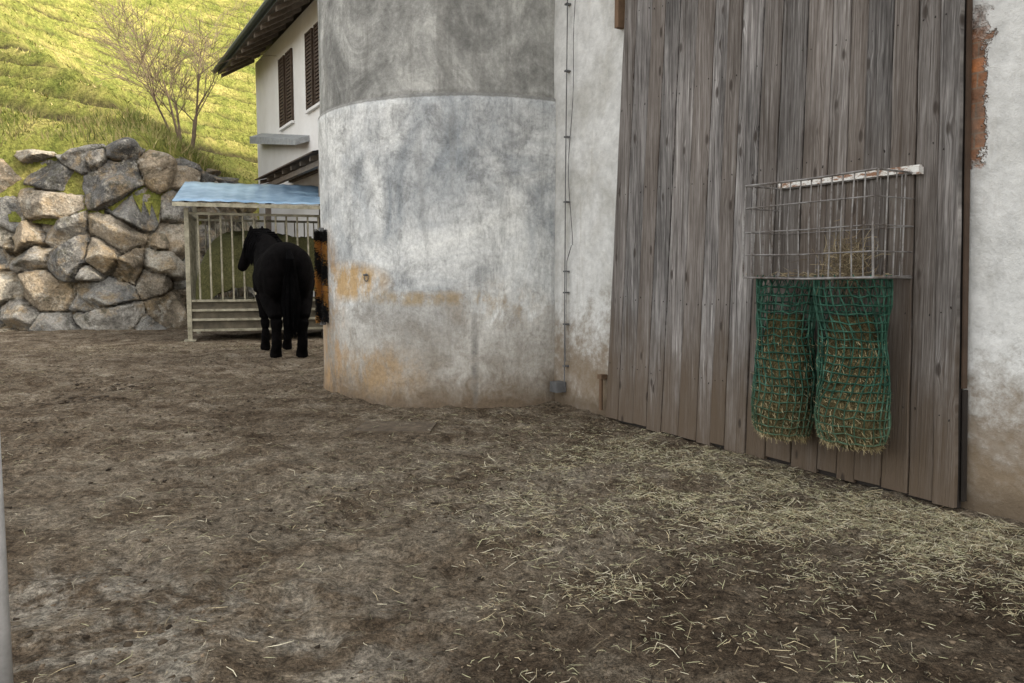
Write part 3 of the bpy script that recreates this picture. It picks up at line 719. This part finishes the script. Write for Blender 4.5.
# ------------------------------------------------------------ hay feeder with roof
FF=Matrix.Translation((-6.1,14.75,0))@Matrix.Rotation(math.radians(17),4,'Z')
fd=empty('roofed_hay_feeder',FF); Wf,Df=3.0,1.75
mb=MB(); 
for x in (0,Wf):
    for y in (0,Df): mb.box((x-.04,y-.04,.02),(x+.04,y+.04,2.5 if y==0 else 3.05))
def rails(y,zz,x0=0,x1=Wf):
    for z in zz: mb.box((x0+.046,y-.025,z-.022),(x1-.046,y+.025,z+.022))
rails(0,(.2,.40,.58,.76,2.40)); rails(Df,(.2,.76,2.40))
for x in (0,Wf):
    for z in (.2,.40,.58,.76,2.40): mb.box((x-.025,.046,z-.022),(x+.025,Df-.046,z+.022))
nb=15
for i in range(1,nb):
    x=Wf*i/nb; mb.tube([(x,0,.78),(x,0,2.38)],.018,8); mb.tube([(x,Df,.78),(x,Df,2.38)],.016,6)
for i in range(1,9):
    y=Df*i/9
    for x in (0,Wf): mb.tube([(x,y,.78),(x,y,2.38)],.018,8)
mb.box((-.1,-.12,.0),(.1,.12,.03)); mb.box((Wf-.1,-.12,.0),(Wf+.1,.12,.03))
mb.obj('frame_and_bars',M_galv,parent=fd)
mb=MB(); mb.box((.05,.03,.22),(Wf-.05,.045,.74)); mb.box((.03,.06,.22),(.045,Df-.06,.74)); mb.box((.05,.05,.22),(Wf-.05,Df-.05,.25)); mb.obj('trough_panels',simple('trough_timber',(.10,.085,.06),.8,0,.5,5),parent=fd)
nx=150; ny=8; V=[]
def roofz(y): return 2.60+(y+.35)*(.62/(Df+.7))
for i in range(nx+1):
    x=-.2+(Wf+.5)*i/nx; c=.006*math.cos(x*2*math.pi/.3)
    for j in range(ny+1):
        y=-.35+(Df+.7)*j/ny; V.append((x,y,roofz(y)+c+.006*math.sin(x*3+y)))
F=gridfaces(nx+1,ny+1); o=np_obj('corrugated_roof',V,F,M_sheet,parent=fd); sm=o.modifiers.new('t','SOLIDIFY'); sm.thickness=.006
mb=MB(); mb.box((-.2,-.37,2.50),(Wf+.3,-.355,2.57)); 
for x in (0,Wf/2,Wf): mb.add([(x-.03,-.3,2.50),(x+.03,-.3,2.50),(x+.03,-.3,2.56),(x-.03,-.3,2.56),(x-.03,Df+.3,3.07),(x+.03,Df+.3,3.07),(x+.03,Df+.3,3.13),(x-.03,Df+.3,3.13)],[(0,1,2,3),(0,4,5,1),(0,3,7,4),(1,5,6,2)])
mb.obj('roof_frame',M_galv,parent=fd)
nu,nv=70,36; a=np.linspace(.10,Wf-.10,nu); b=np.linspace(.12,Df-.12,nv); A,B=np.meshgrid(a,b,indexing='ij')
Zh=.3+1.75*(np.clip(1-((A-Wf/2)/(Wf/2-.05))**6,0,1)*np.clip(1-((B-Df/2)/(Df/2-.1))**6,0,1))**.5+.35*fbm(A*3,B*3,4,88)
M_ghay=hay_mat(((.025,.028,.013),(.10,.10,.042),(.24,.22,.10)))
np_obj('hay_pile',np.stack([A.ravel(),B.ravel(),Zh.ravel()],1),gridfaces(nu,nv),M_ghay,parent=fd)

# ------------------------------------------------------------ horse
HO=Matrix.Translation((-3.47,12.02,0))@Matrix.Rotation(math.atan2(.911,-.413),4,'Z')@Matrix.Scale(1.15,4)
horse=empty('black_horse',HO)
mb=MB()
def catmull3(c,k):
    out=[]; c=[np.array(p,float) for p in c]; c=[2*c[0]-c[1]]+c+[2*c[-1]-c[-2]]
    for i in range(1,len(c)-2):
        for j in range(k):
            t=j/k; a,b,d,e=c[i-1],c[i],c[i+1],c[i+2]
            out.append(.5*((2*b)+(-a+d)*t+(2*a-5*b+4*d-e)*t*t+(-a+3*b-3*d+e)*t**3))
    out.append(c[-2]); return out
def limb(pts,rad,n=14,sub=4):
    P=catmull3(pts,sub); R=np.interp(np.linspace(0,len(pts)-1,len(P)),range(len(pts)),rad); mb.tube(P,list(R),n)
    mb.ell(P[0],(R[0],)*3); mb.ell(P[-1],(R[-1],)*3)
mb.ell((.60,0,1.08),(.62,.35,.38),0,28,18); mb.ell((.05,0,1.22),(.38,.31,.30),0,24,16); mb.ell((1.06,0,1.08),(.34,.29,.39),0,24,16)
mb.ell((1.0,0,1.36),(.28,.12,.14)); mb.ell((.15,0,1.36),(.3,.18,.16))
for s in (-1,1):
    mb.ell((-.07,s*.17,1.08),(.29,.18,.35),0,20,14)
    st=.03 if s>0 else -.05
    limb([(-.06,s*.18,1.05),(.06+st*.3,s*.19,.86),(-.07+st*.6,s*.18,.68),(-.21+st,s*.165,.52),(-.19+st,s*.16,.34),(-.175+st,s*.16,.17),(-.12+st,s*.163,.085)],[.20,.18,.14,.092,.066,.072,.068])
    mb.tube([(-.115+st,s*.163,.11),(-.085+st,s*.163,-.01)],[.070,.086],14)
    limb([(1.10,s*.14,1.05),(1.04,s*.175,.84),(1.05,s*.165,.66),(1.06,s*.16,.47),(1.05,s*.155,.32),(1.05,s*.155,.17),(1.09,s*.155,.085)],[.18,.135,.095,.075,.058,.064,.060])
    mb.tube([(1.095,s*.155,.11),(1.125,s*.155,-.01)],[.064,.080],14)
limb([(1.08,0,1.18),(1.28,.04,1.37),(1.45,.10,1.53),(1.60,.17,1.62)],[.30,.24,.19,.145])
limb([(1.60,.17,1.61),(1.71,.24,1.50),(1.80,.31,1.35),(1.87,.37,1.21)],[.135,.13,.095,.078])
mb.ell((1.69,.22,1.44),(.12,.075,.13))
for s in (-1,1): mb.tube([(1.59-.02*s,.18+.07*s,1.69),(1.60-.02*s,.18+.085*s,1.78),(1.61-.02*s,.18+.08*s,1.84)],[.04,.035,.008],8)
body=mb.obj('body',M_coat,parent=horse,smooth=True)
rm=body.modifiers.new('r','REMESH'); rm.mode='VOXEL'; rm.voxel_size=.018; rm.use_smooth_shade=True
smo=body.modifiers.new('s','SMOOTH'); smo.factor=.5; smo.iterations=4
mb=MB()
for i in range(240):
    a=random.uniform(0,2*math.pi); q=random.random()**.5; w=.095*q
    x1=-.38+.03*math.cos(a); y1=.04*math.sin(a)
    zl=random.uniform(.25,.55)
    mb.tube([(-.28,y1*.4,1.40),(x1-.02,y1,1.28),(-.38+w*math.cos(a)*.5,w*math.sin(a)*.9,1.0),(-.38+w*math.cos(a)*.6,w*1.2*math.sin(a),.75),(-.35+w*math.cos(a)*.6,w*1.0*math.sin(a),zl)],[.014,.014,.013,.011,.003],5)
mb.obj('tail',M_hair,parent=horse)
mb=MB()
crest=[Vector((1.05,0,1.45)),Vector((1.24,.02,1.57)),Vector((1.40,.08,1.69)),Vector((1.56,.15,1.76))]
for i in range(230):
    t=random.random()*2.999; k=int(t); p=crest[k].lerp(crest[k+1],t-k)+Vector((0,random.gauss(0,.015),random.uniform(-.03,.02)))
    sd=random.choice([1,1,-1]); ln=random.uniform(.25,.45)
    mb.tube([p,p+Vector((0,sd*.12,.0)),p+Vector((-.02,sd*.21,-ln*.5)),p+Vector((-.03+random.gauss(0,.02),sd*.23,-ln))],[.014,.014,.011,.004],4)
for i in range(40): mb.tube([(1.60,.17+random.gauss(0,.03),1.74),(1.71,.25+random.gauss(0,.03),1.67),(1.80,.30+random.gauss(0,.03),1.48)],[.010,.010,.004],4)
mb.obj('mane',M_hair,parent=horse)
mb=MB()
for s in (-1,1): mb.ell((1.735-.03*s,.265+s*.095,1.52),(.02,.014,.018))
mb.obj('eyes',M_glass,parent=horse)

# ------------------------------------------------------------ scratching brush on the silo
BR=Matrix.Translation((-2.0,8.24,0)); br=empty('scratching_brush',BR); mb=MB()
mb.tube([(0,0,.70),(0,0,1.72)],.03,10,2); mb.tube([(0,0,1.69),(.35,.25,1.70)],.012,6,2); mb.tube([(0,0,.76),(.35,.25,.76)],.012,6,2)
for i in range(7500):
    z=random.uniform(.74,1.68); a=random.uniform(0,2*math.pi); r=random.uniform(.054,.080)
    b=(math.sin((z+random.gauss(0,.02))*13.5+a*.8+2.2)+random.gauss(0,.35)>.15) and z<1.57; d=Vector((math.cos(a),math.sin(a),random.gauss(0,.2)))
    p=Vector((0,0,z)); s=Vector((-math.sin(a),math.cos(a),0))*.0030+Vector((0,0,.0030))
    mb.add([p+d*.025-s,p+d*.025+s,p+d*r+s,p+d*r-s],[(0,1,2,3)],0 if b else 1)
mb.obj('bristles',[M_yel,M_blk,M_cable],parent=br)

mb=MB(); mb.tube([(0,0,-.05),(0,0,1.12)],.021,20); mb.ell((0,0,1.12),(.024,.024,.012)); 
mb.tube([(-.05,0,.55),(.0,0,.55)],.012,8); mb.obj('metal_fence_post',M_post,Matrix.Translation((-1.222,1.80,0)),smooth=True)

# ------------------------------------------------------------ camera, light
cam=bpy.data.cameras.new('camera'); co=bpy.data.objects.new('camera',cam); scene.collection.objects.link(co)
cam.sensor_width=36; cam.lens=780/1024*36; cam.clip_end=1000; cam.clip_start=.05
co.location=(0,0,1.2); co.rotation_euler=(math.radians(90-4.69),0,0); scene.camera=co
el=math.radians(30); az=math.radians(107.5)
sd=Vector((math.sin(az)*math.cos(el),math.cos(az)*math.cos(el),math.sin(el)))
sun=bpy.data.lights.new('sun','SUN'); sun.energy=3.6; sun.angle=math.radians(.5); sun.color=(1,.87,.68)
so=bpy.data.objects.new('sun',sun); scene.collection.objects.link(so); so.rotation_euler=(-sd).to_track_quat('-Z','Y').to_euler()
w=bpy.data.worlds.new('World'); scene.world=w; w.use_nodes=True; nt=w.node_tree
sk=nt.nodes.new('ShaderNodeTexSky'); sk.sky_type='NISHITA'; sk.sun_disc=False; sk.sun_elevation=el; sk.sun_rotation=az; sk.dust_density=3.0
hs=nt.nodes.new('ShaderNodeHueSaturation'); hs.inputs['Saturation'].default_value=.24
wm=nt.nodes.new('ShaderNodeMixRGB'); wm.blend_type='MULTIPLY'; wm.inputs[0].default_value=1; wm.inputs[2].default_value=(1.0,.965,.91,1)
nt.links.new(sk.outputs[0],hs.inputs['Color']); nt.links.new(hs.outputs[0],wm.inputs[1]); nt.links.new(wm.outputs[0],nt.nodes['Background'].inputs[0]); nt.nodes['Background'].inputs[1].default_value=.66
scene.view_settings.view_transform='Standard'; scene.view_settings.look='None'; scene.view_settings.exposure=0
